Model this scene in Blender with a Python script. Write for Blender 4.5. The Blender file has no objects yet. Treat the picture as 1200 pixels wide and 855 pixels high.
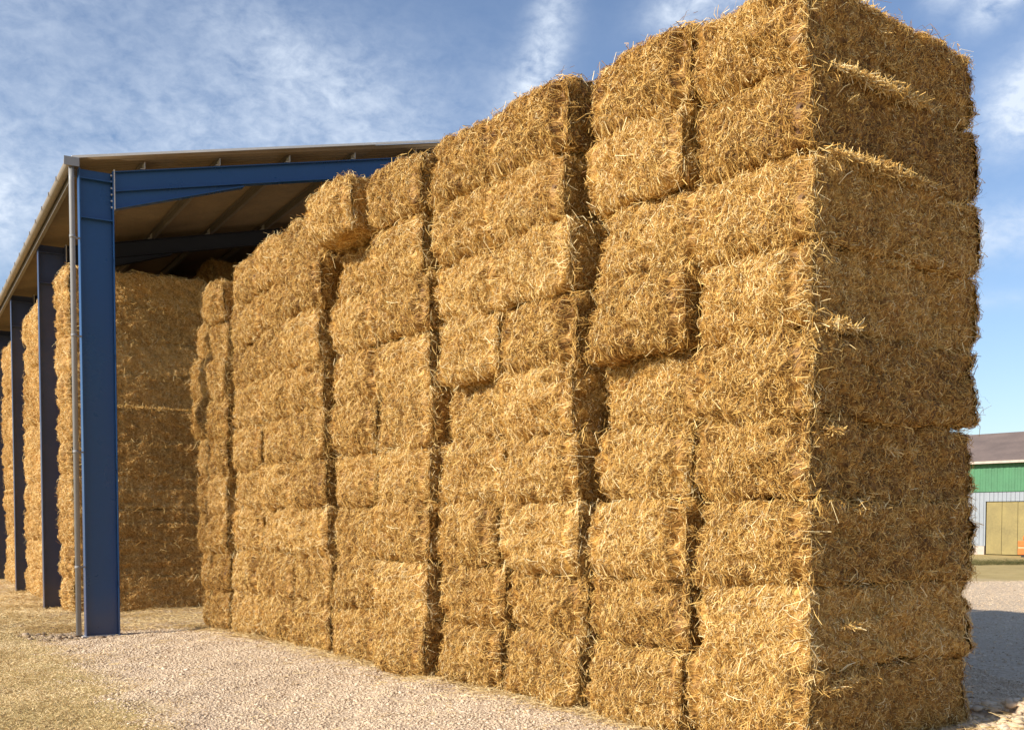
import bpy, math, random
import numpy as np
from mathutils import Vector

random.seed(7)
rng = np.random.default_rng(11)
R = math.radians
scn = bpy.context.scene
COL = scn.collection

# ------------------------------------------------------------------ camera, sky, sun, exposure
EYE = 1.96
PITCH = 2.2                                   # degrees below the horizontal
cd = bpy.data.cameras.new('camera')
cam = bpy.data.objects.new('camera', cd)
COL.objects.link(cam)
cam.location = (0, 0, EYE)
cam.rotation_euler = (R(90 - PITCH), 0, 0)
cd.sensor_width = 36
cd.lens = 36 * 1195 / 1200
cd.shift_y = (605 + 1195 * math.tan(R(PITCH)) - 427.5) / 1200
cd.clip_start = 0.1
cd.clip_end = 3000
scn.camera = cam

SUN_EL, SUN_AZ = 28.0, 33.2                   # shadows run along (cos az, sin az)
lx, ly = math.cos(R(SUN_AZ)), math.sin(R(SUN_AZ))
sd = bpy.data.lights.new('sun', 'SUN')
sd.energy = 4.9
sd.angle = R(0.5)
sd.color = (1.0, 0.915, 0.765)
sun = bpy.data.objects.new('sun', sd)
COL.objects.link(sun)
travel = Vector((lx * math.cos(R(SUN_EL)), ly * math.cos(R(SUN_EL)), -math.sin(R(SUN_EL))))
sun.rotation_euler = travel.to_track_quat('-Z', 'Y').to_euler()
sun.location = (-20, -15, 25)

scn.view_settings.view_transform = 'Standard'
scn.view_settings.look = 'None'
scn.view_settings.gamma = 1
scn.view_settings.use_curve_mapping = False
scn.view_settings.exposure = 0.42
scn.cycles.max_bounces = 6


class NT:
    """small helper for node trees"""
    def __init__(self, tree):
        self.t = tree
        self.n = tree.nodes
        self.l = tree.links

    def new(self, kind, **kw):
        n = self.n.new(kind)
        for k, v in kw.items():
            setattr(n, k, v)
        return n

    def put(self, sock, v):
        if isinstance(v, (int, float)):
            sock.default_value = v
        elif isinstance(v, (tuple, list)):
            sock.default_value = v
        else:
            self.l.new(v, sock)

    def math(self, op, a, b=0.0, c=0.0, clamp=False):
        n = self.new('ShaderNodeMath', operation=op, use_clamp=clamp)
        self.put(n.inputs[0], a)
        self.put(n.inputs[1], b)
        self.put(n.inputs[2], c)
        return n.outputs[0]

    def noise(self, vec, scale, detail=4, rough=0.55, dist=0.0, out='Fac'):
        n = self.new('ShaderNodeTexNoise')
        if vec is not None:
            self.l.new(vec, n.inputs['Vector'])
        n.inputs['Scale'].default_value = scale
        n.inputs['Detail'].default_value = detail
        n.inputs['Roughness'].default_value = rough
        n.inputs['Distortion'].default_value = dist
        return n.outputs[out]

    def ramp(self, fac, stops):
        n = self.new('ShaderNodeValToRGB')
        e = n.color_ramp.elements
        while len(e) < len(stops):
            e.new(0.5)
        for k, (p, c) in enumerate(stops):
            e[k].position = p
            e[k].color = (*c, 1)
        self.put(n.inputs[0], fac)
        return n.outputs[0]

    def mix(self, fac, a, b, blend='MIX'):
        n = self.new('ShaderNodeMix', data_type='RGBA', blend_type=blend)
        self.put(n.inputs[0], fac)
        for s, v in ((n.inputs[6], a), (n.inputs[7], b)):
            if isinstance(v, tuple):
                s.default_value = (*v, 1) if len(v) == 3 else v
            else:
                self.l.new(v, s)
        return n.outputs[2]

    def maprange(self, v, a, b, c=0.0, d=1.0, smooth=True):
        n = self.new('ShaderNodeMapRange', interpolation_type='SMOOTHSTEP' if smooth else 'LINEAR')
        self.put(n.inputs[0], v)
        for i, q in enumerate((a, b, c, d)):
            n.inputs[1 + i].default_value = q
        return n.outputs[0]


world = bpy.data.worlds.new('World')
scn.world = world
world.use_nodes = True
w = NT(world.node_tree)
w.n.clear()
SKY_STRENGTH = 0.105
sky = w.new('ShaderNodeTexSky', sky_type='NISHITA')
sky.sun_disc = False
sky.sun_elevation = R(SUN_EL)
sky.sun_rotation = math.atan2(-lx, -ly) % (2 * math.pi)
sky.air_density = 1.0
sky.dust_density = 0.6
sky.ozone_density = 2.2
tc = w.new('ShaderNodeTexCoord')
sep = w.new('ShaderNodeSeparateXYZ')
w.l.new(tc.outputs['Generated'], sep.inputs[0])
vx, vy, vz = sep.outputs
az = w.math('MULTIPLY', w.math('ARCTAN2', vx, vy), 180 / math.pi)          # 0 = straight ahead, + to the right
el = w.math('MULTIPLY', w.math('ARCSINE', vz), 180 / math.pi)
zz = w.math('ADD', w.math('MAXIMUM', vz, 0.0), 0.12)
comb = w.new('ShaderNodeCombineXYZ')
w.put(comb.inputs[0], w.math('DIVIDE', vx, zz))
w.put(comb.inputs[1], w.math('DIVIDE', vy, zz))
plane = comb.outputs[0]
warp = w.noise(plane, 1.3, 3, 0.5, out='Color')
addv = w.new('ShaderNodeMix', data_type='VECTOR')
addv.inputs[0].default_value = 0.22
w.l.new(plane, addv.inputs[4])
w.l.new(warp, addv.inputs[5])
wv = addv.outputs[1]
dm = w.new('ShaderNodeMapping')
dm.inputs['Scale'].default_value = (1.0, 1.0, 1.35)
dm.inputs['Rotation'].default_value = (0, R(-18), 0)
w.l.new(tc.outputs['Generated'], dm.inputs[0])
fine = w.noise(dm.outputs[0], 24.0, 8, 0.68, 0.35)
coarse = w.noise(wv, 2.2, 6, 0.6)
rip = w.new('ShaderNodeMapping')
rip.inputs['Scale'].default_value = (62, 62, 110)
rip.inputs['Rotation'].default_value = (0, R(-25), 0)
w.l.new(tc.outputs['Generated'], rip.inputs[0])
ripple = w.noise(rip.outputs[0], 1.0, 4, 0.6, 0.4)


def blob(a0, e0, ra, re, rot=0.0, soft=1.0):
    """soft elliptic patch of the sky round azimuth a0, elevation e0 (degrees)"""
    c, s = math.cos(R(rot)), math.sin(R(rot))
    da = w.math('SUBTRACT', az, a0)
    de = w.math('SUBTRACT', el, e0)
    u = w.math('ADD', w.math('MULTIPLY', da, c / ra), w.math('MULTIPLY', de, s / ra))
    v = w.math('ADD', w.math('MULTIPLY', da, -s / re), w.math('MULTIPLY', de, c / re))
    r2 = w.math('ADD', w.math('MULTIPLY', u, u), w.math('MULTIPLY', v, v))
    return w.math('MULTIPLY', w.math('EXPONENT', w.math('MULTIPLY', r2, -1.0)), soft)


patches = [
    (-16, 20.5, 11, 4.0, 10, 0.48), (-24, 17, 9, 3.4, 0, 0.36), (-8, 19.0, 8, 4.5, 0, 0.48), (-26, 25, 8, 4.0, 20, 0.42), (-12, 23.5, 7, 2.0, -25, 0.42),
    (-28, 14.5, 3.2, 2.8, 0, 1.5),
    (1.9, 24.3, 1.2, 4.2, -16, 1.25), (0.6, 21.6, 1.6, 1.8, -20, 0.8),
    (11.0, 26.2, 3.2, 1.1, 14, 1.4), (8.6, 25.2, 1.0, 1.0, 0, 0.4),
    (25.2, 24.4, 1.7, 0.9, 30, 1.5), (22.6, 25.0, 1.0, 0.8, 30, 1.0), (26.6, 19.8, 2.2, 1.6, 38, 2.2), (25.9, 14.0, 2.6, 1.2, 0, 1.1), (25.5, 10.8, 3, 0.5, 0, 0.35),
    (-70, 24, 26, 8, 0, 0.8), (70, 22, 26, 7, 0, 0.7), (150, 30, 40, 12, 0, 0.6),
]
tot = None
for p in patches:
    b = blob(*p)
    tot = b if tot is None else w.math('ADD', tot, b)
tex = w.math('ADD', w.math('MULTIPLY', fine, 0.55), w.math('ADD', w.math('MULTIPLY', coarse, 0.30), w.math('MULTIPLY', ripple, 0.45)))
tex = w.maprange(tex, 0.42, 0.90, 0.0, 1.05, smooth=False)
cloud = w.math('MULTIPLY', tot, tex, clamp=True)
lowhaze = w.maprange(el, 0.0, 14.0, 0.10, 0.0)
cloud = w.math('ADD', w.math('MULTIPLY', cloud, 0.90), w.math('ADD', lowhaze, 0.05), clamp=True)
skytint = w.mix(1.0, sky.outputs[0], (0.93, 0.985, 1.09), 'MULTIPLY')
skymix = w.mix(cloud, skytint, (5.9, 6.6, 7.6))
bg = w.new('ShaderNodeBackground')
bg.inputs[1].default_value = SKY_STRENGTH
w.l.new(skymix, bg.inputs[0])
wo = w.new('ShaderNodeOutputWorld')
w.l.new(bg.outputs[0], wo.inputs[0])


# ------------------------------------------------------------------ materials
def material(name):
    m = bpy.data.materials.new(name)
    m.use_nodes = True
    nt = NT(m.node_tree)
    b = nt.n['Principled BSDF']
    return m, nt, b


def attr(nt, name):
    a = nt.new('ShaderNodeAttribute')
    a.attribute_name = name
    return a.outputs['Fac']


def straw_material(name, stops):
    m, nt, b = material(name)
    t = attr(nt, 'tint')
    oi = nt.new('ShaderNodeObjectInfo')
    tcn = nt.new('ShaderNodeTexCoord')
    patch = nt.noise(tcn.outputs['Object'], 3.5, 3, 0.5)
    f = nt.math('ADD', t, nt.math('MULTIPLY', nt.math('SUBTRACT', patch, 0.5), 0.45))
    f = nt.math('ADD', f, nt.math('MULTIPLY', nt.math('SUBTRACT', oi.outputs['Random'], 0.5), 0.19))
    c = nt.ramp(f, stops)
    loc = nt.new('ShaderNodeVectorMath', operation='ADD')
    nt.l.new(tcn.outputs['Object'], loc.inputs[0])
    nt.l.new(oi.outputs['Location'], loc.inputs[1])
    rust = nt.maprange(nt.noise(loc.outputs[0], 1.7, 4, 0.65), 0.46, 0.76, 0.0, 0.6)
    c = nt.mix(rust, c, nt.mix(1.0, c, (0.88, 0.76, 0.58), 'MULTIPLY'))
    nt.l.new(c, b.inputs['Base Color'])
    b.inputs['Roughness'].default_value = 0.55
    b.inputs['Specular IOR Level'].default_value = 0.25
    return m


def painted(name, col, rough=0.45, var=0.12, scale=3.0, bump=0.0, metallic=0.0, dirt=None):
    m, nt, b = material(name)
    tcn = nt.new('ShaderNodeTexCoord')
    n1 = nt.noise(tcn.outputs['Object'], scale, 5, 0.6)
    n2 = nt.noise(tcn.outputs['Object'], scale * 9, 3, 0.6)
    f = nt.math('ADD', nt.math('MULTIPLY', n1, 0.7), nt.math('MULTIPLY', n2, 0.3))
    lo = tuple(c * (1 - var) for c in col)
    hi = tuple(min(1, c * (1 + var)) for c in col)
    c = nt.ramp(f, [(0.3, lo), (0.7, hi)])
    if dirt:
        geo = nt.new('ShaderNodeNewGeometry')
        sp = nt.new('ShaderNodeSeparateXYZ')
        nt.l.new(geo.outputs['Position'], sp.inputs[0])
        low = nt.maprange(nt.math('ADD', sp.outputs[2], nt.math('MULTIPLY', n1, 0.8)), 0.35, 1.3, 1.0, 0.0)
        c = nt.mix(nt.math('MULTIPLY', low, 0.3), c, dirt)
    nt.l.new(c, b.inputs['Base Color'])
    r = nt.maprange(n1, 0.2, 0.8, rough - 0.08, rough + 0.12)
    nt.l.new(r, b.inputs['Roughness'])
    b.inputs['Metallic'].default_value = metallic
    if bump:
        bp = nt.new('ShaderNodeBump')
        bp.inputs['Strength'].default_value = bump
        bp.inputs['Distance'].default_value = 0.01
        nt.l.new(n2, bp.inputs['Height'])
        nt.l.new(bp.outputs[0], b.inputs['Normal'])
    return m


def tint_material(name, stops, rough=0.8):
    m, nt, b = material(name)
    c = nt.ramp(attr(nt, 'tint'), stops)
    nt.l.new(c, b.inputs['Base Color'])
    b.inputs['Roughness'].default_value = rough
    b.inputs['Specular IOR Level'].default_value = 0.25
    return m


M_STRAW = straw_material('straw', [(0.0, (0.11, 0.047, 0.011)), (0.25, (0.35, 0.175, 0.038)), (0.5, (0.63, 0.370, 0.095)), (0.75, (0.79, 0.54, 0.187)), (1.0, (0.89, 0.74, 0.43))])
# straw kept under the roof has stayed paler than the weathered stack outside; lightened too, to imitate bounce light
M_STORED = straw_material('stored_straw', [(0.0, (0.26, 0.125, 0.030)), (0.25, (0.50, 0.275, 0.075)), (0.5, (0.74, 0.465, 0.150)), (0.75, (0.84, 0.61, 0.25)), (1.0, (0.90, 0.76, 0.46))])
M_BLUE = painted('blue_paint', (0.011, 0.060, 0.180), 0.30, 0.10, 1.6, 0.05, dirt=(0.16, 0.13, 0.10))
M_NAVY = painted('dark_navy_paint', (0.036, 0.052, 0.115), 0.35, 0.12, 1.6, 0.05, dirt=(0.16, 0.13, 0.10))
M_SHADE_STEEL = painted('shade_darkened_steel', (0.013, 0.015, 0.024), 0.6, 0.15, 1.6)  # inner rafters: shade of the unlit interior put into the colour
M_GALV = painted('galvanised_steel', (0.52, 0.50, 0.48), 0.5, 0.12, 4.0, 0.03)
M_PIPE = painted('grey_plastic', (0.24, 0.24, 0.245), 0.45, 0.08, 5.0)
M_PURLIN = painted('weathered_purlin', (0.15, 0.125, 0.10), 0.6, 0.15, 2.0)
M_CEMENT = painted('fibre_cement', (0.225, 0.165, 0.105), 0.85, 0.22, 1.3, 0.15)
M_GUTTER = painted('gutter_metal', (0.26, 0.22, 0.18), 0.55, 0.15, 3.0)
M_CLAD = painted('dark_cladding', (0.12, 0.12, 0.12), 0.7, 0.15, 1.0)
M_GREEN = painted('green_sheet', (0.065, 0.20, 0.10), 0.6, 0.2, 1.2)
M_GREYSHEET = painted('pale_grey_sheet', (0.28, 0.31, 0.35), 0.5, 0.10, 1.2)
M_SHEDROOF = painted('old_cement_roof', (0.19, 0.14, 0.12), 0.9, 0.25, 0.8, 0.2)
M_OCHRE = painted('ochre_door', (0.27, 0.215, 0.085), 0.7, 0.30, 1.1)
M_PLINTH = painted('pale_plinth', (0.50, 0.42, 0.36), 0.85, 0.2, 3.0)
M_ORANGE = painted('orange_paint', (0.62, 0.16, 0.03), 0.5, 0.12, 3.0)
M_ORANGEPALE = painted('pale_orange_band', (0.70, 0.38, 0.20), 0.6, 0.1, 3.0)
M_TYRE = painted('tyre_rubber', (0.03, 0.03, 0.03), 0.85, 0.2, 6.0)
M_TRIM = painted('white_trim', (0.80, 0.76, 0.70), 0.6, 0.08, 3.0)
M_STONE = tint_material('crushed_stone', [(0, (0.22, 0.155, 0.10)), (0.2, (0.50, 0.38, 0.265)), (0.3, (0.55, 0.42, 0.29)), (0.7, (0.65, 0.51, 0.36)), (1, (0.76, 0.63, 0.475))], 0.85)
M_GRASS = tint_material('dry_grass', [(0, (0.27, 0.19, 0.07)), (0.22, (0.49, 0.35, 0.165)), (0.7, (0.67, 0.50, 0.265)), (1, (0.77, 0.62, 0.38))], 0.7)
M_LITTER = tint_material('loose_straw', [(0, (0.42, 0.27, 0.10)), (0.5, (0.68, 0.49, 0.22)), (1, (0.84, 0.68, 0.40))], 0.6)


# ------------------------------------------------------------------ mesh helpers
def np_mesh(name, verts, quads=None, tris=None, mat=None, tint=None, smooth=False):
    """one mesh from numpy arrays; tint is a per-vertex value"""
    me = bpy.data.meshes.new(name)
    verts = np.asarray(verts, np.float32)
    nq = 0 if quads is None else len(quads)
    ntr = 0 if tris is None else len(tris)
    loops = []
    if nq:
        loops.append(np.asarray(quads, np.int32).ravel())
    if ntr:
        loops.append(np.asarray(tris, np.int32).ravel())
    loops = np.concatenate(loops)
    me.vertices.add(len(verts))
    me.vertices.foreach_set('co', verts.ravel())
    me.loops.add(len(loops))
    me.loops.foreach_set('vertex_index', loops)
    me.polygons.add(nq + ntr)
    st = np.concatenate([np.arange(nq) * 4, nq * 4 + np.arange(ntr) * 3]).astype(np.int32)
    me.polygons.foreach_set('loop_start', st)
    if smooth is not False:
        sm = np.full(nq + ntr, bool(smooth)) if isinstance(smooth, bool) else np.asarray(smooth, bool)
        me.polygons.foreach_set('use_smooth', sm)
    me.update(calc_edges=True)
    if tint is not None:
        a = me.attributes.new('tint', 'FLOAT', 'POINT')
        a.data.foreach_set('value', np.asarray(tint, np.float32))
    if mat:
        me.materials.append(mat)
    return me


class MB:
    """collects boxes, bars and tubes into one mesh"""
    def __init__(self):
        self.v, self.f, self.sm = [], [], []

    def box(self, x0, x1, y0, y1, z0, z1):
        self.hexa([(x0, y0, z0), (x1, y0, z0), (x1, y1, z0), (x0, y1, z0), (x0, y0, z1), (x1, y0, z1), (x1, y1, z1), (x0, y1, z1)])
        return self

    def hexa(self, p):
        o = len(self.v)
        self.v += [tuple(q) for q in p]
        for q in ((0, 3, 2, 1), (4, 5, 6, 7), (0, 1, 5, 4), (1, 2, 6, 5), (2, 3, 7, 6), (3, 0, 4, 7)):
            self.f.append(tuple(o + i for i in q))
            self.sm.append(False)

    def prism(self, prof, place, a, b, caps=True, smooth=False):
        """extrude a closed profile [(u, v)] from a to b; place(u, v, a) gives the point"""
        o = len(self.v)
        n = len(prof)
        for e in (a, b):
            self.v += [tuple(place(u, v, e)) for u, v in prof]
        for i in range(n):
            j = (i + 1) % n
            self.f.append((o + i, o + j, o + n + j, o + n + i))
            self.sm.append(smooth)
        if caps:
            self.f.append(tuple(o + i for i in range(n))[::-1])
            self.f.append(tuple(o + n + i for i in range(n)))
            self.sm += [False, False]
        return self

    def tube(self, pts, r, n=12):
        pts = [Vector(p) for p in pts]
        o = len(self.v)
        prev = None
        for k, p in enumerate(pts):
            d = (pts[min(k + 1, len(pts) - 1)] - pts[max(k - 1, 0)]).normalized()
            up = Vector((0, 0, 1)) if abs(d.z) < 0.9 else Vector((1, 0, 0))
            a = d.cross(up).normalized() if prev is None else (prev - d * prev.dot(d)).normalized()
            prev = a
            b = d.cross(a)
            for i in range(n):
                t = 2 * math.pi * i / n
                self.v.append(tuple(p + a * (r * math.cos(t)) + b * (r * math.sin(t))))
        for k in range(len(pts) - 1):
            for i in range(n):
                j = (i + 1) % n
                self.f.append((o + k * n + i, o + k * n + j, o + (k + 1) * n + j, o + (k + 1) * n + i))
                self.sm.append(True)
        e = o + (len(pts) - 1) * n
        self.f.append(tuple(o + i for i in range(n))[::-1])
        self.f.append(tuple(e + i for i in range(n)))
        self.sm += [False, False]
        return self

    def build(self, name, mat, parent=None, bevel=0.0):
        me = bpy.data.meshes.new(name)
        me.from_pydata(self.v, [], self.f)
        me.polygons.foreach_set('use_smooth', self.sm)
        import bmesh
        bm = bmesh.new()
        bm.from_mesh(me)
        bmesh.ops.recalc_face_normals(bm, faces=bm.faces)
        bm.to_mesh(me)
        bm.free()
        me.materials.append(mat)
        o = bpy.data.objects.new(name, me)
        COL.objects.link(o)
        if parent:
            o.parent = parent
        if bevel:
            md = o.modifiers.new('bevel', 'BEVEL')
            md.width = bevel
            md.segments = 2
            md.limit_method = 'ANGLE'
        return o


def tag(o, label=None, cat=None, group=None, kind=None):
    for k, v in (('label', label), ('category', cat), ('group', group), ('kind', kind)):
        if v:
            o[k] = v
    return o


def empty(name, loc, rz=0.0):
    o = bpy.data.objects.new(name, None)
    o.location = loc
    o.rotation_euler = (0, 0, rz)
    o.empty_display_size = 0.5
    COL.objects.link(o)
    return o


def link(name, me, parent=None):
    o = bpy.data.objects.new(name, me)
    COL.objects.link(o)
    if parent:
        o.parent = parent
    return o


class Wave:
    """smooth vector noise as a sum of sines, quick in numpy"""
    def __init__(self, seed, lam, n=14):
        g = np.random.default_rng(seed)
        d = g.normal(size=(n, 3))
        d /= np.linalg.norm(d, axis=1)[:, None]
        self.k = d * (2 * math.pi / (lam * g.uniform(0.6, 1.6, n)))[:, None]
        self.p = g.uniform(0, 2 * math.pi, n)
        self.s = 1 / math.sqrt(n / 2)

    def __call__(self, p):
        return np.sin(p @ self.k.T + self.p).sum(1) * self.s


# ------------------------------------------------------------------ layout frames
# barn frame: x' runs across the barn (t), y' runs along it (s); stack frame the same for the outdoor stack
C1 = (-7.16, 17.05)
BARN_A = math.atan2(0.519, 0.8545)
P0 = (2.41, 8.16)
STACK_A = math.atan2(0.605, 0.796)


def frame(origin, a):
    c, s = math.cos(a), math.sin(a)
    return lambda t, u: (origin[0] + c * t - s * u, origin[1] + s * t + c * u)


barn_at = frame(C1, BARN_A)
stack_at = frame(P0, STACK_A)


def to_frame(xy, origin, a):
    c, s = math.cos(a), math.sin(a)
    dx, dy = xy[:, 0] - origin[0], xy[:, 1] - origin[1]
    return np.stack([c * dx + s * dy, -s * dx + c * dy], 1)


# ------------------------------------------------------------------ ground
g1, g2, g3 = Wave(3, 6.0), Wave(4, 1.6), Wave(5, 0.45)


def ground_z(x, y):
    p = np.stack([x, y, np.zeros_like(x)], 1)
    near = 1 / (1 + (np.hypot(x, y) / 45.0) ** 4)
    z = (g1(p) * 0.018 + g2(p) * 0.014 + g3(p) * 0.006) * near
    # low rubble bank by the near right end of the stack
    d2 = ((x - 5.9) / 1.5) ** 2 + ((y - 9.75) / 0.55) ** 2
    z = z + 0.13 * np.exp(-d2) * (1 + 0.5 * g3(p))
    q = to_frame(np.stack([x, y], 1), P0, STACK_A)
    inside = (q[:, 0] > -0.3) & (q[:, 0] < 2.9) & (q[:, 1] > -0.3) & (q[:, 1] < 14.2)
    return np.where(inside, np.minimum(z, 0.0) - 0.01, z)


def axis(lo, hi, step, far, grow=1.22):
    a = list(np.arange(lo, hi, step))
    v, s = hi, step
    while v < far:
        a.append(v)
        s *= grow
        v += s
    a.append(far)
    v, s = lo - step, step
    b = []
    while v > -far:
        b.append(v)
        s *= grow
        v -= s
    b.append(-far)
    return np.array(b[::-1] + a)


gx, gy = axis(-16, 17, 0.12, 1500), axis(6, 30, 0.12, 1500)
X, Y = np.meshgrid(gx, gy)
V = np.stack([X.ravel(), Y.ravel(), ground_z(X.ravel(), Y.ravel())], 1)
nx, ny = len(gx), len(gy)
i = (np.arange(ny - 1)[:, None] * nx + np.arange(nx - 1)[None, :]).ravel()
Q = np.stack([i, i + 1, i + nx + 1, i + nx], 1)

mg, nt, b = material('yard_ground')
geo = nt.new('ShaderNodeNewGeometry')
pos = geo.outputs['Position']
sp = nt.new('ShaderNodeSeparateXYZ')
nt.l.new(pos, sp.inputs[0])
px, py = sp.outputs[0], sp.outputs[1]
ca, sa = math.cos(BARN_A), math.sin(BARN_A)
tt = nt.math('ADD', nt.math('MULTIPLY', nt.math('SUBTRACT', px, C1[0]), ca), nt.math('MULTIPLY', nt.math('SUBTRACT', py, C1[1]), sa))
nz = nt.math('MULTIPLY', nt.math('SUBTRACT', nt.noise(pos, 0.9, 5, 0.6), 0.5), 1.2)
left = nt.maprange(nt.math('ADD', tt, nz), -0.85, -0.25, 1.0, 0.0)
nz2 = nt.math('MULTIPLY', nt.math('SUBTRACT', nt.noise(pos, 0.35, 4, 0.6), 0.5), 5.0)
far = nt.maprange(nt.math('ADD', py, nz2), 30.2, 32.0, 0.0, 1.0)
isgrass = nt.math('MAXIMUM', left, far)
vor = nt.new('ShaderNodeTexVoronoi')
vor.inputs['Scale'].default_value = 26
nt.l.new(pos, vor.inputs['Vector'])
vsep = nt.new('ShaderNodeSeparateColor')
nt.l.new(vor.outputs['Color'], vsep.inputs[0])
st = nt.math('ADD', nt.math('MULTIPLY', vsep.outputs[0], 0.65), nt.math('MULTIPLY', nt.noise(pos, 1.1, 5, 0.65), 0.45))
gravelc = nt.ramp(st, [(0.1, (0.44, 0.33, 0.235)), (0.5, (0.57, 0.44, 0.31)), (0.95, (0.66, 0.53, 0.39))])
gn = nt.math('ADD', nt.math('MULTIPLY', nt.noise(pos, 0.8, 5, 0.65), 0.6), nt.math('MULTIPLY', nt.noise(pos, 24, 3, 0.6), 0.4))
grassc = nt.ramp(gn, [(0.30, (0.32, 0.235, 0.095)), (0.5, (0.48, 0.36, 0.155)), (0.72, (0.58, 0.45, 0.215))])
nt.l.new(nt.mix(isgrass, gravelc, grassc), b.inputs['Base Color'])
b.inputs['Roughness'].default_value = 0.92
b.inputs['Specular IOR Level'].default_value = 0.15
bp = nt.new('ShaderNodeBump')
bp.inputs['Strength'].default_value = 0.4
bp.inputs['Distance'].default_value = 0.02
hh = nt.math('ADD', nt.math('MULTIPLY', vor.outputs['Distance'], -0.8), nt.math('MULTIPLY', nt.noise(pos, 60, 2, 0.5), 0.4))
nt.l.new(hh, bp.inputs['Height'])
nt.l.new(bp.outputs[0], b.inputs['Normal'])
ground = link('ground', np_mesh('ground', V, Q, mat=mg, smooth=True))
tag(ground, kind='structure', label='pale gravel yard with dry grass along the barn side and beyond', cat='ground')


# ------------------------------------------------------------------ stones, grass, loose straw (uncountable)
def scatter(n, x0, x1, y0, y1, keep, seed):
    g = np.random.default_rng(seed)
    p = np.stack([g.uniform(x0, x1, n), g.uniform(y0, y1, n)], 1)
    return p[keep(p)]


tn = Wave(21, 1.1)


def tcoord(p):
    e = 0.14 * tn(np.c_[p, np.zeros(len(p))])
    return to_frame(p, C1, BARN_A)[:, 0] + e


def in_stack(p, m=0.0):
    q = to_frame(p, P0, STACK_A)
    return (q[:, 0] > -m) & (q[:, 0] < 2.62 + m) & (q[:, 1] > -m) & (q[:, 1] < 13.7)


def in_view(p, pad=0.12):
    u = p[:, 0] / p[:, 1]
    return (np.abs(u) < 0.502 + pad)


t_ico = (1 + 5 ** 0.5) / 2
ICO_V = np.array([(-1, t_ico, 0), (1, t_ico, 0), (-1, -t_ico, 0), (1, -t_ico, 0), (0, -1, t_ico), (0, 1, t_ico), (0, -1, -t_ico), (0, 1, -t_ico),
                  (t_ico, 0, -1), (t_ico, 0, 1), (-t_ico, 0, -1), (-t_ico, 0, 1)]) / math.sqrt(1 + t_ico ** 2)
ICO_F = np.array([(0, 11, 5), (0, 5, 1), (0, 1, 7), (0, 7, 10), (0, 10, 11), (1, 5, 9), (5, 11, 4), (11, 10, 2), (10, 7, 6), (7, 1, 8), (3, 9, 4), (3, 4, 2), (3, 2, 6),
                  (3, 6, 8), (3, 8, 9), (4, 9, 5), (2, 4, 11), (6, 2, 10), (8, 6, 7), (9, 8, 1)])


def stones_mesh(p, size, seed, dark=0):
    g = np.random.default_rng(seed)
    n = len(p)
    jit = g.uniform(0.65, 1.25, (n, 12, 1)) * ICO_V[None]
    sc = size[:, None, None] * np.stack([g.uniform(0.8, 1.4, n), g.uniform(0.7, 1.1, n), g.uniform(0.35, 0.65, n)], 1)[:, None, :]
    v = jit * sc
    a = g.uniform(0, 2 * math.pi, n)
    c, s = np.cos(a)[:, None], np.sin(a)[:, None]
    x = v[..., 0] * c - v[..., 1] * s
    y = v[..., 0] * s + v[..., 1] * c
    z = v[..., 2]
    gz = ground_z(p[:, 0], p[:, 1])
    out = np.stack([x + p[:, :1], y + p[:, 1:2], z + (gz + size * 0.10)[:, None]], 2).reshape(-1, 3)
    f = (ICO_F[None] + (np.arange(n) * 12)[:, None, None]).reshape(-1, 3)
    tv = np.clip(g.normal(0.55, 0.23, n), 0, 1)
    tv[n - dark:] = g.uniform(0, 0.16, dark)
    tint = np.repeat(tv, 12)
    return np_mesh('gravel', out, tris=f, mat=M_STONE, tint=tint)


def gravel_keep(p):
    t = tcoord(p)
    soft = np.random.default_rng(1).uniform(-0.9, -0.1, len(p))
    return (t > soft) & in_view(p) & ~in_stack(p, -0.1) & (p[:, 1] < 31)


p1 = scatter(450000, -10, 6, 8.6, 18.5, gravel_keep, 31)
p2 = scatter(130000, 3, 18, 8.6, 31.5, lambda p: gravel_keep(p) & (to_frame(p, P0, STACK_A)[:, 0] > 1.5), 32)
p3 = scatter(5000, 4.2, 8.0, 8.7, 10.9, lambda p: gravel_keep(p) & (((p[:, 0] - 5.9) / 1.9) ** 2 + ((p[:, 1] - 9.75) / 0.8) ** 2 < 1), 33)
p4 = scatter(420, -8.6, -6.3, 15.9, 17.2, lambda p: (((p[:, 0] + 7.3) / 0.9) ** 2 + ((p[:, 1] - 16.75) / 0.35) ** 2 < 1), 36)
p3 = np.concatenate([p3, p4])
gp = np.concatenate([p1, p2, p3])
gg = np.random.default_rng(34)
sz = np.concatenate([np.clip(gg.lognormal(math.log(0.0088), 0.42, len(p1) + len(p2)), 0.004, 0.034), np.clip(gg.lognormal(math.log(0.030), 0.5, len(p3)), 0.012, 0.085)])
tag(link('gravel', stones_mesh(gp, sz, 35, len(p4))), kind='stuff', label='pale crushed stone gravel loose on the yard', cat='gravel')


def ribbons(p0, d, n, length, width, bend, g, taper=0.5, seg=2):
    """curved flat strands: start p0, direction d, surface normal n (all (N,3)); returns verts, quads"""
    N = len(p0)
    side = np.cross(d, n)
    side /= np.linalg.norm(side, axis=1)[:, None] + 1e-9
    roll = g.uniform(-0.9, 0.9, N)
    side = side * np.cos(roll)[:, None] + n * np.sin(roll)[:, None]
    vs = []
    for k in range(seg + 1):
        u = k / seg
        c = p0 + d * (length * u)[:, None] + bend * (u * u)
        wd = (width * (1 - taper * u) * 0.5)[:, None]
        vs += [c - side * wd, c + side * wd]
    v = np.stack(vs, 1).reshape(-1, 3)
    m = 2 * (seg + 1)
    base = (np.arange(N) * m)[:, None]
    q = np.concatenate([base + np.array([[2 * k, 2 * k + 1, 2 * k + 3, 2 * k + 2]]) for k in range(seg)], 0)
    return v, q, m


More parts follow.
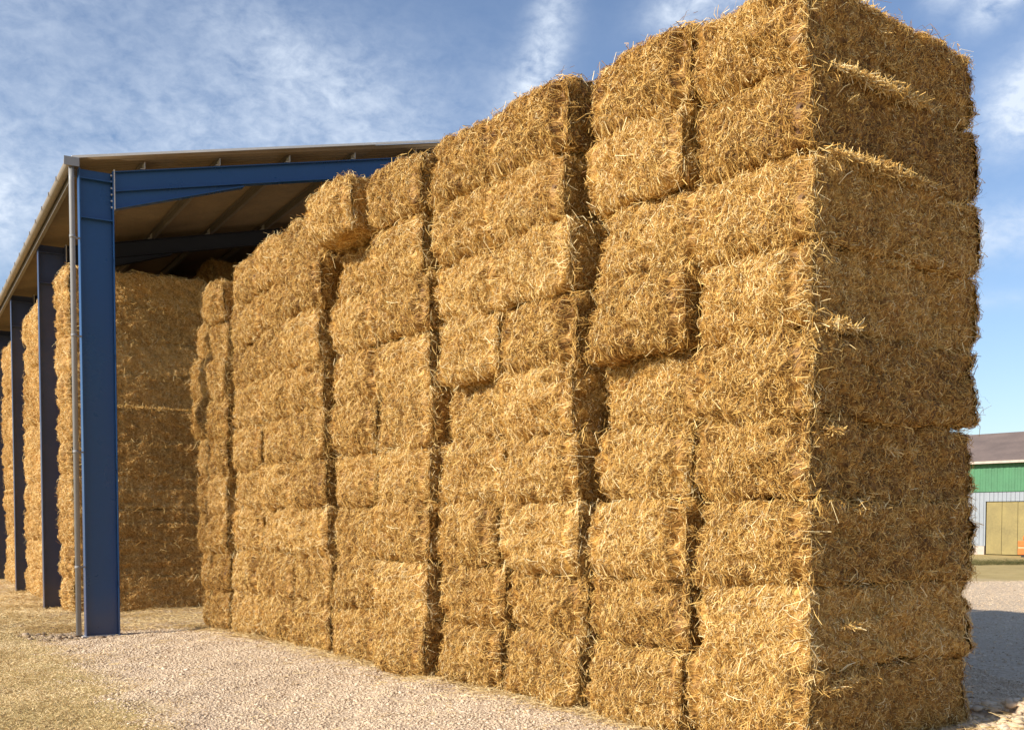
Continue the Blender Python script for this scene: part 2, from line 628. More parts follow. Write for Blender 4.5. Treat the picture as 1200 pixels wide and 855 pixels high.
def blades(p, hgt, seed, mat, name, tmean, tsd, flat=False, lmin=0.03, lmax=0.20):
    g = np.random.default_rng(seed)
    n = len(p)
    z = ground_z(p[:, 0], p[:, 1])
    base = np.c_[p, z]
    a = g.uniform(0, 2 * math.pi, n)
    if flat:
        base[:, 2] += g.uniform(0.004, 0.035, n)
        d = np.stack([np.cos(a), np.sin(a), g.uniform(-0.12, 0.16, n)], 1)
        ln = g.uniform(lmin, lmax, n)
        bend = g.normal(0, 0.02, (n, 3))
        wd = g.uniform(0.004, 0.007, n)
    else:
        tilt = g.uniform(0.2, 1.3, n)
        d = np.stack([np.cos(a) * np.sin(tilt), np.sin(a) * np.sin(tilt), np.cos(tilt)], 1)
        ln = hgt * g.uniform(0.5, 1.5, n)
        bend = np.stack([np.cos(a) * ln * 0.3, np.sin(a) * ln * 0.3, -ln * 0.25], 1)
        wd = g.uniform(0.004, 0.009, n)
    d /= np.linalg.norm(d, axis=1)[:, None]
    nn = np.tile([0.0, 0.0, 1.0], (n, 1))
    if not flat:
        nn = np.stack([-np.sin(a), np.cos(a), 0.2 * np.ones(n)], 1)
    v, q, m = ribbons(base, d, nn, ln, wd, bend, g, 0.7 if not flat else 0.2)
    patch = 0.16 * Wave(seed + 1, 2.0)(np.c_[p, np.zeros(n)])
    tint = np.repeat(np.clip(g.normal(tmean, tsd, n) + patch, 0, 1), m)
    return link(name, np_mesh(name, v, q, mat=mat, tint=tint))


def grass_keep(p):
    t = tcoord(p)
    soft = np.random.default_rng(2).uniform(-1.25, -0.2, len(p))
    return (t < soft) & in_view(p)


gr = scatter(360000, -14, -2, 8.6, 22, grass_keep, 41)
tag(blades(gr, 0.032, 42, M_GRASS, 'grass', 0.62, 0.2), kind='stuff', label='short dry yellow grass beside the barn', cat='grass')

shadow_p = scatter(26000, 14, 30, 39.5, 45, lambda p: np.abs(p[:, 1] - 42.3 - 0.5 * np.sin(p[:, 0])) < 1.3, 47)  # dark blades added in place of a cast shadow across the grass
M_SHADOW_BLADES = tint_material('shadow_blades', [(0, (0.05, 0.055, 0.018)), (0.6, (0.13, 0.115, 0.04)), (1, (0.24, 0.20, 0.08))], 0.8)
tag(blades(shadow_p, 0.26, 48, M_SHADOW_BLADES, 'shadow_blades', 0.4, 0.25), kind='stuff', label='dark strip of added blades standing in for a shadow before the far shed', cat='shadow strip')
barn_q = lambda p: to_frame(p, C1, BARN_A)
lit = [scatter(130000, -13, -4, 15, 30, lambda p: (lambda q: (q[:, 0] > -0.75) & (q[:, 0] < 4.2) & (q[:, 1] > 0.5) & (q[:, 1] < 17) & ~((q[:, 0] > 0.45) & (q[:, 1] > 4.0)))(barn_q(p)) & ~in_stack(p), 51)]
g9 = np.random.default_rng(52)
fx, fy = stack_at(-0.04 - g9.exponential(0.17, 13000), g9.uniform(-0.2, 13.6, 13000))
lit.append(np.stack([fx, fy], 1))
lit.append(scatter(9000, 2, 6, 8, 11.5, lambda p: (lambda q: (q[:, 1] < 0.05) & (q[:, 1] > -0.7) & (q[:, 0] > -0.3) & (q[:, 0] < 3.3))(to_frame(p, P0, STACK_A)), 53))
lit.append(scatter(110000, -16, -6, 15, 34, lambda p: (lambda q: (q[:, 0] > -1.6 + np.random.default_rng(8).uniform(0, 1.2, len(q))) & (q[:, 0] < 0.4) & (q[:, 1] > 0.2) & (q[:, 1] < 18))(barn_q(p)), 56))
lit.append(scatter(4000, -9, 4, 8.8, 19, lambda p: gravel_keep(p), 54))
tag(blades(np.concatenate(lit), 0, 55, M_LITTER, 'loose_straw', 0.55, 0.25, flat=True), kind='stuff', label='loose straw stalks scattered at the foot of the stacks', cat='loose straw')


# ------------------------------------------------------------------ straw bales
BL, BW, BH = 2.45, 1.24, 0.692
RAD = np.array([0.12, 0.085, 0.046])           # rounding of the arrises along each axis


def make_bale(seed):
    """one compressed bale: lumpy rounded body with twine furrows, covered in separate stalks. x = length, y = width, z = height from 0"""
    g = np.random.default_rng(seed)
    half = np.array([BL / 2, BW / 2, BH / 2])
    w1, w2, w3, w4 = Wave(seed * 7 + 1, 0.7), Wave(seed * 7 + 2, 0.20), Wave(seed * 7 + 3, 0.07), Wave(seed * 7 + 4, 0.25)
    tw = np.array([-0.53, -0.31, -0.10, 0.11, 0.32, 0.53]) + g.normal(0, 0.015, 6)
    flake = np.cumsum(g.uniform(0.05, 0.14, 40)) - half[0]
    dep = g.uniform(0.008, 0.026, 6)
    dep[[0, 5]] = g.uniform(0.05, 0.095, 2)

    def surf(p, ax, sg):
        core = half - RAD
        q = np.clip(p, -core, core)
        d = (p - q) / RAD
        n = d / (np.linalg.norm(d, axis=1)[:, None] + 1e-9)
        s = q + n * RAD
        amp = w1(s) * 0.020 + w2(s) * 0.016 + w3(s) * 0.010
        if ax == 0:                                       # ends: pillowed, with twine furrows
            amp = amp + 0.058 * (1 - np.abs(p[:, 2] / half[2]) ** 5) + 0.035 * (1 - (p[:, 1] / half[1]) ** 6)
            for t, dd in zip(tw, dep):
                yy = p[:, 1] + 0.018 * w4(p)
                amp = amp - dd * (0.55 + 0.45 * w1(p + t)).clip(0, 1.3) * np.exp(-((yy - t) / (0.020 + 0.25 * dd)) ** 2)
        elif ax == 1:                                     # long sides: flakes
            dist = np.abs(p[:, 0][:, None] + 0.010 * w4(p)[:, None] - flake[None]).min(1)
            amp = amp * 0.75 - 0.014 * (np.exp(-((p[:, 2] - 0.11 + 0.012 * w4(p)) / 0.012) ** 2) + np.exp(-((p[:, 2] + 0.13 + 0.012 * w4(p)) / 0.012) ** 2)) - 0.008 * np.exp(-(dist / 0.012) ** 2) + 0.002 * (1 - (p[:, 2] / half[2]) ** 2)
        return s + n * amp[:, None], n

    V, F, T = [], [], []
    off = 0
    step = 0.036
    cells = [max(2, int(round(2 * h / step))) for h in half]
    for ax in range(3):
        u, v = (ax + 1) % 3, (ax + 2) % 3
        for sg in (-1, 1):
            a, b_ = np.meshgrid(np.linspace(-half[u], half[u], cells[u] + 1), np.linspace(-half[v], half[v], cells[v] + 1), indexing='ij')
            p = np.zeros((a.size, 3))
            p[:, u], p[:, v], p[:, ax] = a.ravel(), b_.ravel(), sg * half[ax]
            s, n = surf(p, ax, sg)
            nv = cells[v] + 1
            i = (np.arange(cells[u])[:, None] * nv + np.arange(cells[v])[None]).ravel()
            qd = np.stack([i, i + nv, i + nv + 1, i + 1], 1)
            if sg < 0:
                qd = qd[:, ::-1]
            V.append(s - n * 0.004)
            F.append(qd + off)
            T.append(np.clip(g.normal(0.26, 0.12, len(s)), 0, 1))  # dark body tint: shade of the gaps under the stalks, in colour
            off += len(s)
    n_body = sum(len(f) for f in F)

    def stalks(ax, sg, n, lmin, lmax, vert, lift, wmin, wmax, wild=0.0, tm=0.5, ts=0.2, edge=False):
        nonlocal off
        u, v = (ax + 1) % 3, (ax + 2) % 3
        c = np.zeros((n, 3))
        c[:, u] = g.uniform(-half[u], half[u], n)
        c[:, v] = g.uniform(-half[v], half[v], n)
        if edge:                                          # along the rims of the face
            k = g.random(n) < 0.5
            c[:, v] = np.where(k, np.sign(c[:, v]) * (half[v] - np.abs(g.normal(0, 0.05, n))), c[:, v])
            c[:, u] = np.where(~k, np.sign(c[:, u]) * (half[u] - np.abs(g.normal(0, 0.05, n))), c[:, u])
        c[:, ax] = sg * half[ax]
        if ax == 0 and not wild:                          # few stalks bridge the outer furrows
            near = np.minimum(np.abs(c[:, 1] - tw[0]), np.abs(c[:, 1] - tw[5])) < 0.03
            c = c[~(near & (g.random(n) < 0.75))]
            n = len(c)
        zi, hi = (v, u) if v == 2 else (u, v)
        th = g.normal(0, 1, n) * vert                     # angle away from the upright
        t = np.zeros((n, 3))
        t[:, zi], t[:, hi] = np.cos(th), np.sin(th)
        t *= np.where(g.random(n) < 0.5, -1, 1)[:, None]
        ln = g.uniform(lmin, lmax, n) * g.uniform(0.6, 1.0, n)
        cur = np.zeros((n, 3))
        perp = np.zeros((n, 3))
        perp[:, zi], perp[:, hi] = -t[:, hi], t[:, zi]
        cur = perp * (g.normal(0, 0.36, n) * ln)[:, None]
        wd = g.uniform(wmin, wmax, n)
        pts, nrm = [], []
        for k, e in enumerate((-0.5, 0.0, 0.5)):
            pk = c + t * (ln * e)[:, None] + cur * (e * e * 4)
            s, nn = surf(pk, ax, sg)
            pts.append(s)
            nrm.append(nn)
        l0 = np.abs(g.normal(0, lift, n))
        l2 = np.abs(g.normal(0, lift, n)) * g.choice([0.4, 1.0, 1.8], n)
        if wild:
            l2 = l2 + g.uniform(0.2, 1.0, n) * wild
        pts[0] = pts[0] + nrm[0] * (l0 - 0.003)[:, None]
        pts[1] = pts[1] + nrm[1] * ((l0 + l2) * 0.5 + np.abs(g.normal(0, lift * 0.7, n)))[:, None]
        pts[2] = pts[2] + nrm[2] * (l2 - 0.002)[:, None]
        if wild:
            pts[2][:, 2] -= g.uniform(0, 0.5, n) * wild
        d = pts[2] - pts[0]
        d /= np.linalg.norm(d, axis=1)[:, None] + 1e-9
        side = np.cross(d, nrm[1])
        side /= np.linalg.norm(side, axis=1)[:, None] + 1e-9
        roll = g.uniform(-1.0, 1.0, n)
        side = side * np.cos(roll)[:, None] + nrm[1] * np.sin(roll)[:, None]
        vs = []
        for k in range(3):
            ww = (wd * (0.5 if k == 1 else 0.36))[:, None]
            vs += [pts[k] - side * ww, pts[k] + side * ww]
        V.append(np.stack(vs, 1).reshape(-1, 3))
        base = (np.arange(n) * 6)[:, None] + off
        F.append(np.concatenate([base + np.array([[0, 1, 3, 2]]), base + np.array([[2, 3, 5, 4]])], 0))
        tv_ = g.normal(tm, ts, n)
        tv_ = np.where(g.random(n) < (0.15 if ax == 1 else 0.12), g.uniform(0.0, 0.22, n), tv_)  # some stalks darkened to stand in for shaded holes in the straw
        T.append(np.repeat(np.clip(tv_, 0, 1), 6))
        off += n * 6

    for sg in (-1, 1):
        stalks(0, sg, 6600, 0.03, 0.105, 0.7, 0.012, 0.0028, 0.0062, tm=0.52, ts=0.27)
        stalks(0, sg, 170, 0.09, 0.22, 0.9, 0.018, 0.0035, 0.0075, tm=0.66, ts=0.2)
        stalks(0, sg, 80, 0.07, 0.20, 1.2, 0.02, 0.0035, 0.007, wild=0.08, tm=0.72, ts=0.18, edge=True)
        stalks(1, sg, 10500, 0.02, 0.085, 1.0, 0.011, 0.0028, 0.006, tm=0.46, ts=0.24)
        stalks(1, sg, 200, 0.06, 0.20, 1.3, 0.016, 0.003, 0.007, tm=0.64, ts=0.2)
        stalks(1, sg, 130, 0.06, 0.22, 1.2, 0.02, 0.004, 0.008, wild=0.08, tm=0.68, ts=0.2, edge=True)
        stalks(2, sg, 3000, 0.05, 0.22, 1.5, 0.014, 0.005, 0.009, tm=0.55, ts=0.2)
    stalks(2, 1, 160, 0.08, 0.28, 1.5, 0.02, 0.004, 0.008, wild=0.12, tm=0.7, ts=0.2, edge=True)
    V = np.concatenate(V)
    V[:, 2] += half[2]
    F = np.concatenate(F)
    sm = np.zeros(len(F), bool)
    sm[:n_body] = True
    return np_mesh('straw_bale', V, F, mat=M_STRAW, tint=np.concatenate(T), smooth=sm)


BALES = [make_bale(101 + k) for k in range(7)]
proto = bpy.data.objects.new('straw_bale', BALES[0])
br = random.Random(5)
used = [False]


def place_bale(x, y, z, rz, label, group, sx=1.0, sy=1.0, sz=1.0, tilt=0.0):
    o = proto if not used[0] else proto.copy()
    used[0] = True
    o.data = BALES[br.randrange(len(BALES))]
    COL.objects.link(o)
    o.location = (x, y, z)
    flip = math.pi if br.random() < 0.5 else 0.0
    o.rotation_euler = (br.gauss(0, R(0.5)), br.gauss(0, R(0.5)) + tilt * (-1 if flip else 1), rz + flip)
    o.scale = (sx, sy, sz)
    o['label'], o['category'], o['group'] = label, 'straw bale', group
    return o


ORD = ['first', 'second', 'third', 'fourth', 'fifth', 'sixth', 'seventh', 'eighth', 'ninth', 'tenth', 'eleventh', 'twelfth']
# columns of the outdoor stack, from the near corner: (start along the wall, forward offset, width factor, layers, layer height)
WALL = [
    (0.00, 0.00, 1.00, 9, 0.695), (1.31, 0.00, 1.00, 9, 0.700), (2.74, 0.07, 1.00, 9, 0.705), (4.09, 0.00, 0.99, 9, 0.708), (5.43, 0.15, 1.00, 9, 0.705),
    (6.83, 0.02, 1.00, 9, 0.705), (8.24, 0.06, 0.93, 9, 0.705), (9.45, 0.02, 0.93, 9, 0.700), (10.64, 0.03, 0.88, 9, 0.690), (11.90, 0.09, 0.64, 9, 0.665), (12.73, 0.00, 0.50, 8, 0.68),
]
# what differs from the plain stacking: (column, layer) -> (forward, along the wall)
NARROW = {(0, 8): 0.93, (0, 7): 0.97, (0, 1): 0.96, (0, 2): 0.95, (0, 3): 0.97, (0, 5): 0.98}
ODD = {
    (0, 8): (0.03, 0.07), (0, 7): (0.00, 0.035), (0, 6): (0.02, -0.01), (0, 5): (-0.02, 0.01), (0, 4): (0.02, 0.00), (0, 3): (0.00, 0.02), (0, 2): (0.02, 0.0), (0, 1): (0.0, -0.01), (0, 0): (0.0, 0.03),
    (1, 5): (0.11, 0.03), (1, 4): (-0.12, 0.03), (1, 3): (-0.05, 0.05), (1, 2): (0.05, 0.06), (1, 1): (-0.05, 0.09), (1, 0): (0.03, 0.04), (1, 6): (-0.03, 0.0),  (1, 8): (0.08, -0.03), (1, 7): (0.04, -0.03),
    (2, 8): (0.14, 0.10), (2, 7): (0.09, 0.12), (2, 6): (0.10, 0.08), (2, 5): (0.02, 0.02), (2, 4): (0.06, 0.03), (2, 3): (0.0, 0.04), (2, 1): (-0.14, -0.02), (2, 0): (0.05, -0.02),
    (3, 5): (0.12, -0.02), (3, 4): (-0.13, 0.02), (3, 8): (0.13, 0.10), (3, 7): (0.08, 0.05), (3, 2): (0.06, 0.0),
    (4, 0): (0.10, -0.02), (4, 5): (-0.07, 0.0), (4, 8): (0.06, 0.07), (4, 7): (0.03, 0.05),
    (5, 8): (0.46, -0.10), (5, 7): (-0.06, -0.06), (5, 6): (0.06, 0.0),
    (6, 7): (0.14, 0.0), (6, 6): (0.14, 0.05), (6, 5): (0.10, 0.03),
    (9, 8): (0.05, 0.0), (10, 7): (-0.02, 0.0), (10, 6): (0.10, 0.0), (10, 5): (0.12, 0.0), (10, 4): (0.05, 0.0), (10, 1): (-0.04, -0.02), (10, 0): (-0.08, -0.03),
}
SPECIAL = {
    (5, 8): 'straw bale jutting furthest out at the top, sixth column from the near corner',
    (1, 5): 'straw bale overhanging a dark slot, sixth from the ground, second column from near corner',
    (1, 4): 'recessed straw bale below the dark slot, fifth up in second column from near corner',
    (3, 4): 'recessed straw bale under a dark gap, fifth up in fourth column from near corner',
}
WALL_BALE = {}
for c, (s0, fwd, wf, nrow, lh) in enumerate(WALL):
    for r in range(nrow):
        f, a = ODD.get((c, r), (0.0, 0.0))
        f += fwd + br.uniform(-0.05, 0.05) * (0.3 if c == 0 else 1)
        a += br.uniform(-0.02, 0.02) * (0.4 if c == 0 else 1)
        wb = NARROW.get((c, r), wf)
        cx, cy = stack_at(BL / 2 - f, s0 + a + BW * wb / 2)
        where = 'at the bottom of' if r == 0 else ('on top of' if r == nrow - 1 else f'{ORD[r]} from the ground in')
        col = 'the near corner column' if c == 0 else ('the far end column' if c == len(WALL) - 1 else f'the {ORD[c]} column from the near corner')
        label = SPECIAL.get((c, r), f'golden straw bale {where} {col}')
        if c == 0:
            label = f'straw bale with shaded long side, {where} {col}'
        WALL_BALE[c, r] = place_bale(cx, cy, r * lh, STACK_A + br.gauss(0, R(0.4 if c == 0 else 1.0)), label, 'straw bales of the tall outdoor stack', sy=wb * br.uniform(0.935, 0.99), sz=lh / 0.70)

bpy.context.view_layer.update()


def tuft(bale, x0, x1, y, z, n, thick, seed, at=stack_at):
    """a loose roll of stalks lying on the ledge of a bale's long side; coordinates in the stack frame"""
    g = np.random.default_rng(seed)
    xs = g.uniform(x0, x1, n)
    env = np.sqrt(np.clip(np.sin(math.pi * (xs - x0) / (x1 - x0)), 0.02, 1)) * (0.55 + 0.35 * np.sin(xs * 9.0 + seed) + 0.35 * np.sin(xs * 23.0 + 2 * seed) + 0.25 * np.sin(xs * 51.0))
    xs = xs + g.normal(0, min(0.10, 0.12 * (x1 - x0)), n)
    env = np.maximum(env, 0.12)
    rr = np.sqrt(g.random(n)) * thick * env
    aa = g.uniform(0, 2 * math.pi, n)
    ys, zs = y + rr * np.cos(aa) * 0.9, z + rr * np.sin(aa)
    wx, wy = at(xs, ys)
    base = np.stack([wx, wy, zs], 1)
    d = g.normal(0, 1, (n, 3)) * np.array([0.9, 0.9, 0.65])
    d /= np.linalg.norm(d, axis=1)[:, None]
    ln = g.uniform(0.03, 0.11, n)
    nn = np.tile([-0.5, -0.75, 0.45], (n, 1))
    v, q, m = ribbons(base - d * (ln / 2)[:, None], d, nn, ln, g.uniform(0.004, 0.008, n), g.normal(0, 0.025, (n, 3)), g, 0.2)
    o = link('loose_tuft', np_mesh('loose_tuft', v, q, mat=M_STRAW, tint=np.repeat(np.clip(g.normal(0.62, 0.22, n), 0, 1), m)), bale)
    o.matrix_parent_inverse = bale.matrix_world.inverted()
    return o


tuft(WALL_BALE[0, 7], 0.30, 1.55, 0.015, 5.57, 1500, 0.075, 61)
tuft(WALL_BALE[0, 6], 0.25, 1.70, -0.020, 4.87, 1700, 0.075, 62)
tuft(WALL_BALE[0, 4], 0.15, 0.50, -0.020, 3.50, 380, 0.07, 63)
tuft(WALL_BALE[0, 5], 1.15, 1.75, -0.030, 4.22, 300, 0.05, 64)
tg = random.Random(9)
for q in range(26):
    r_ = tg.randrange(9)
    xa = tg.uniform(0.1, 2.2)
    tuft(WALL_BALE[0, r_], xa, xa + tg.uniform(0.12, 0.4), (0.08 if r_ == 8 else (0.04 if r_ == 7 else -0.005)), r_ * 0.695 + tg.uniform(0.05, 0.66), tg.randrange(50, 150), tg.uniform(0.025, 0.05), 200 + q)
tuft(WALL_BALE[0, 8], 0.05, 0.90, 0.100, 6.22, 700, 0.06, 65)

# bales stored inside the barn
GB = 'straw bales stored inside the barn'


def barn_bale(t, s, z, label, sy=1.0, sz=1.0, jit=0.02, sx=1.0):
    x, y = barn_at(t + BL * sx / 2 + br.uniform(-jit, jit), s + BW / 2 + br.uniform(-jit, jit))
    o = place_bale(x, y, z, BARN_A + br.gauss(0, R(0.3)), label, GB, sx=sx, sy=sy, sz=sz)
    o.material_slots[0].link = 'OBJECT'
    o.material_slots[0].material = M_STORED
    return o


BAY = [0.0, 5.5, 11.25, 17.0, 22.75]
FRONT = []
for r in range(10):
    wh = 'lowest' if r == 0 else ('topmost' if r == 9 else f'{ORD[r]} from the floor')
    FRONT.append(barn_bale(0.42, 4.02 + (0.06 if r > 5 else 0.0), r * 0.70, f'shaded brown straw bale behind the front blue post, {wh}', sz=1.035, sx=1.11, jit=0.008))
for b_ in (1, 2, 3):
    names = {1: 'second and third', 2: 'third and fourth', 3: 'fourth and fifth'}[b_]
    for k in range(4):
        for r in range(10):
            wh = 'lowest layer' if r == 0 else ('top layer' if r == 9 else f'{ORD[r]} layer up')
            dp = ['nearest the front', 'second from the front', 'third from the front', 'furthest back'][k]
            barn_bale(0.36, BAY[b_] + 0.14 + k * 1.375, r * 0.70, f'sunlit straw bale between {names} posts, {wh}, {dp}', jit=0.04)
for r in range(10):
    wh = 'lowest' if r == 0 else ('topmost' if r == 9 else f'{ORD[r]} from the floor')
    barn_bale(3.25, 5.5, r * 0.70, f'dim straw bale inside the barn beside the stack end, {wh}')
for r in range(12):
    wh = 'lowest' if r == 0 else ('topmost' if r == 11 else f'{ORD[r]} from the floor')
    barn_bale(4.3, 7.8, r * 0.703, f'dark straw bale deep inside the barn under the roof, {wh}')


bpy.context.view_layer.update()
tuft(FRONT[5], 0.45, 2.85, 4.01, 4.215, 1500, 0.05, 71, barn_at)
for r_, t_, z_, n_ in ((4, 1.85, 3.10, 160), (0, 1.75, 0.22, 160), (8, 1.2, 5.95, 200), (3, 0.75, 2.45, 90), (2, 2.3, 1.75, 90), (1, 1.1, 1.05, 90)):
    tuft(FRONT[r_], t_, t_ + 0.16, 4.0, z_, n_, 0.06, 72 + r_, barn_at)

# ------------------------------------------------------------------ the open barn (local x = across, y = along, z = up)
barn = empty('open_barn', (C1[0], C1[1], 0), BARN_A)
tag(barn, 'open sided barn with blue steel posts and pale sheet roof over straw', 'barn')
DEPTH, WID, BACK = 0.54, 6.9, 23.1
SL = math.tan(R(12.6))
ROOF0 = 7.74                                   # underside of the roof sheet above the outer face of the posts
roof_z = lambda t: ROOF0 + SL * t
PUR = 0.145


def i_column(s, mat, top):
    m = MB()
    fw, ft, wt = 0.105, 0.02, 0.007
    m.box(0, ft, s - fw, s + fw, -0.05, top)
    m.box(DEPTH - ft, DEPTH, s - fw, s + fw, -0.05, top + 0.03)
    m.box(ft + 0.001, DEPTH - ft - 0.001, s - wt, s + wt, -0.05, top + 0.01)
    return m


for k, s in enumerate(BAY):
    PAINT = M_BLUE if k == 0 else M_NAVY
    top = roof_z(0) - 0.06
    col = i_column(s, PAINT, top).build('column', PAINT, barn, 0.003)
    for zz_ in (top - 0.16, top - 0.80):
        for sgn in (-1, 1):
            y0, y1 = sorted((s + sgn * 0.009, s + sgn * 0.1))
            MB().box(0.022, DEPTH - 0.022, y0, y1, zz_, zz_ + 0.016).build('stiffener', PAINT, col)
    MB().box(-0.06, DEPTH + 0.06, s - 0.15, s + 0.15, -0.07, -0.035).build('base_plate', M_GALV, col)
    # rafter: two flanges and a web, a tapering haunch under its first metres
    t0, t1 = DEPTH + 0.022, WID - 0.1
    rz_ = lambda t: roof_z(t) - PUR
    RD = 0.335
    m = MB()

    def slab(ta, tb, za, zb, za2, zb2, hw):
        m.hexa([(ta, s - hw, za), (tb, s - hw, za2), (tb, s + hw, za2), (ta, s + hw, za), (ta, s - hw, zb), (tb, s - hw, zb2), (tb, s + hw, zb2), (ta, s + hw, zb)])

    slab(t0, t1, rz_(t0) - 0.016, rz_(t0), rz_(t1) - 0.016, rz_(t1), 0.085)
    slab(t0, t1, rz_(t0) - RD, rz_(t0) - RD + 0.016, rz_(t1) - RD, rz_(t1) - RD + 0.016, 0.085)
    slab(t0, t1, rz_(t0) - RD + 0.017, rz_(t0) - 0.017, rz_(t1) - RD + 0.017, rz_(t1) - 0.017, 0.006)
    RPAINT = M_BLUE if k == 0 else M_SHADE_STEEL
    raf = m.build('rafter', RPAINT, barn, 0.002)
    m = MB()
    th = 2.75
    slab(t0, th, rz_(t0) - RD - 0.27, rz_(t0) - RD - 0.002, rz_(th) - RD - 0.03, rz_(th) - RD - 0.002, 0.006)
    slab(t0, th, rz_(t0) - RD - 0.287, rz_(t0) - RD - 0.271, rz_(th) - RD - 0.047, rz_(th) - RD - 0.031, 0.085)
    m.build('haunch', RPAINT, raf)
    MB().box(DEPTH + 0.001, DEPTH + 0.021, s - 0.1, s + 0.1, rz_(t0) - RD - 0.30, rz_(t0) + 0.02).build('end_plate', M_GALV, raf)
    if k == 0:
        for q in range(6):
            zb = rz_(t0) - 0.08 - q * 0.105
            MB().prism([(0.016 * math.cos(a), 0.016 * math.sin(a)) for a in np.arange(6) * math.pi / 3], lambda u, v, e: (e, s - 0.075 + u, zb + v), DEPTH - 0.045, DEPTH - 0.021).build('bolt', M_GALV, raf)

# purlins: Z sections on cleats
PT = [1.05 + 1.27 * k for k in range(5)]
for t in PT:
    m = MB()
    z = roof_z(t) - PUR
    m.box(t - 0.004, t + 0.004, -0.06, BACK, z + 0.005, z + PUR - 0.012)
    m.box(t + 0.0045, t + 0.06, -0.06, BACK, z + 0.004, z + 0.010)
    m.box(t - 0.06, t - 0.0045, -0.06, BACK, z + PUR - 0.034, z + PUR - 0.028)
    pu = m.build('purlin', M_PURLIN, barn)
    for s in BAY:
        MB().box(t - 0.013, t - 0.005, s - 0.12, s + 0.07, z + 0.001, z + 0.12).box(t - 0.075, t - 0.0135, s - 0.09, s + 0.07, z + 0.0025, z + 0.0105).build('cleat', M_GALV, pu)
# eave beam
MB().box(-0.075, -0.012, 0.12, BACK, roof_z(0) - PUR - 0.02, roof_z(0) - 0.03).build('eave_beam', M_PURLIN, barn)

# corrugated roof sheet
ty0, ty1 = -0.11, WID + 0.15
lam, amp = 0.146, 0.024
ss = np.arange(-0.26, BACK + 0.3, lam / 8)
wv_ = amp * np.sin(2 * math.pi * ss / lam)
tv = np.array([ty0, 1.6, 1.605, 3.4, 3.405, 5.2, 5.205, ty1])
lap = np.array([0, 0, 0.008, 0.008, 0.016, 0.016, 0.024, 0.024])[::-1]
n_s, n_t = len(ss), len(tv)
topz = roof_z(tv)[:, None] + lap[:, None] + 0.03 + wv_[None]
vt = np.stack([np.repeat(tv, n_s), np.tile(ss, n_t), topz.ravel()], 1)
vb = vt - np.array([0, 0, 0.012])
i = (np.arange(n_t - 1)[:, None] * n_s + np.arange(n_s - 1)[None]).ravel()
qt = np.stack([i, i + n_s, i + n_s + 1, i + 1], 1)
N = len(vt)
qs = [qt, qt[:, ::-1] + N]
for row in (0, n_t - 1):
    k = row * n_s + np.arange(n_s - 1)
    qs.append(np.stack([k, k + 1, k + 1 + N, k + N], 1))
for cl in (0, n_s - 1):
    k = np.arange(n_t - 1) * n_s + cl
    qs.append(np.stack([k, k + n_s, k + n_s + N, k + N], 1))
roof = link('roof_sheet', np_mesh('roof_sheet', np.concatenate([vt, vb]), np.concatenate(qs), mat=M_CEMENT, smooth=False), barn)
# barge flashing along the verge
a0, a1 = -0.13, WID + 0.16
m = MB()
for (ya, yb, za, zb) in ((-0.285, -0.275, 0.045, 0.085), (-0.274, -0.14, 0.078, 0.086)):
    m.hexa([(a0, ya, roof_z(a0) + za), (a1, ya, roof_z(a1) + za + 0.02), (a1, yb, roof_z(a1) + za + 0.02), (a0, yb, roof_z(a0) + za),
            (a0, ya, roof_z(a0) + zb), (a1, ya, roof_z(a1) + zb + 0.02), (a1, yb, roof_z(a1) + zb + 0.02), (a0, yb, roof_z(a0) + zb)])
m.build('verge_flashing', M_TRIM, roof)

# gutter: half round trough with brackets, and the downpipe in front of the first post
gz = roof_z(-0.1) + 0.0
prof = [(0.075 * math.cos(a), 0.075 * math.sin(a)) for a in np.linspace(math.pi, 2 * math.pi, 11)]
prof += [(0.068 * math.cos(a), 0.068 * math.sin(a)) for a in np.linspace(2 * math.pi, math.pi, 11)]
gut = MB().prism(prof, lambda u, v, e: (-0.155 + u, e, gz + v), -0.28, BACK, smooth=False).build('gutter', M_GUTTER, barn)
for k in range(24):
    s = -0.2 + k * 0.98
    MB().box(-0.242, -0.233, s - 0.015, s + 0.015, gz - 0.06, gz + 0.02).box(-0.2325, -0.085, s - 0.015, s + 0.015, gz + 0.008, gz + 0.014).build('bracket', M_GUTTER, gut)
m = MB()
m.tube([(-0.125, -0.17, gz - 0.07), (-0.125, -0.17, gz - 0.3), (-0.125, -0.17, 0.0)], 0.043, 16)
dp = m.build('downpipe', M_PIPE, barn)
MB().box(-0.25, -0.02, -0.296, -0.284, gz - 0.085, gz + 0.055).build('end_stop', M_PIPE, gut)
for z in (1.1, 3.0, 4.9, 6.5):
    MB().tube([(-0.125, -0.17, z), (-0.125, -0.17, z + 0.05)], 0.049, 16).box(-0.08, -0.002, -0.14, -0.095, z + 0.012, z + 0.038).build('pipe_clip', M_PIPE, dp)
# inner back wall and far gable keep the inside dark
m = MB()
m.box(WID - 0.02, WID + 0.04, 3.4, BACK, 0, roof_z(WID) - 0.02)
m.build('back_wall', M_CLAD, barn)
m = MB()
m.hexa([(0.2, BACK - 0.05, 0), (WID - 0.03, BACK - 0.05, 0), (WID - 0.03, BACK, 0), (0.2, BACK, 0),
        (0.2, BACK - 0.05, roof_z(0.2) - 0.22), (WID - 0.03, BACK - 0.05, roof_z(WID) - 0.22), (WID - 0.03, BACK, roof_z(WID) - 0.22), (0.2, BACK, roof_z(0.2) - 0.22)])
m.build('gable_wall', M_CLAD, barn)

# ------------------------------------------------------------------ the far green and grey shed
SB = (24.85, 52.05)
shed = empty('farm_shed', (SB[0], SB[1], 0), STACK_A)
tag(shed, 'distant farm shed with green upper band, grey ribbed wall and ochre door', 'shed')


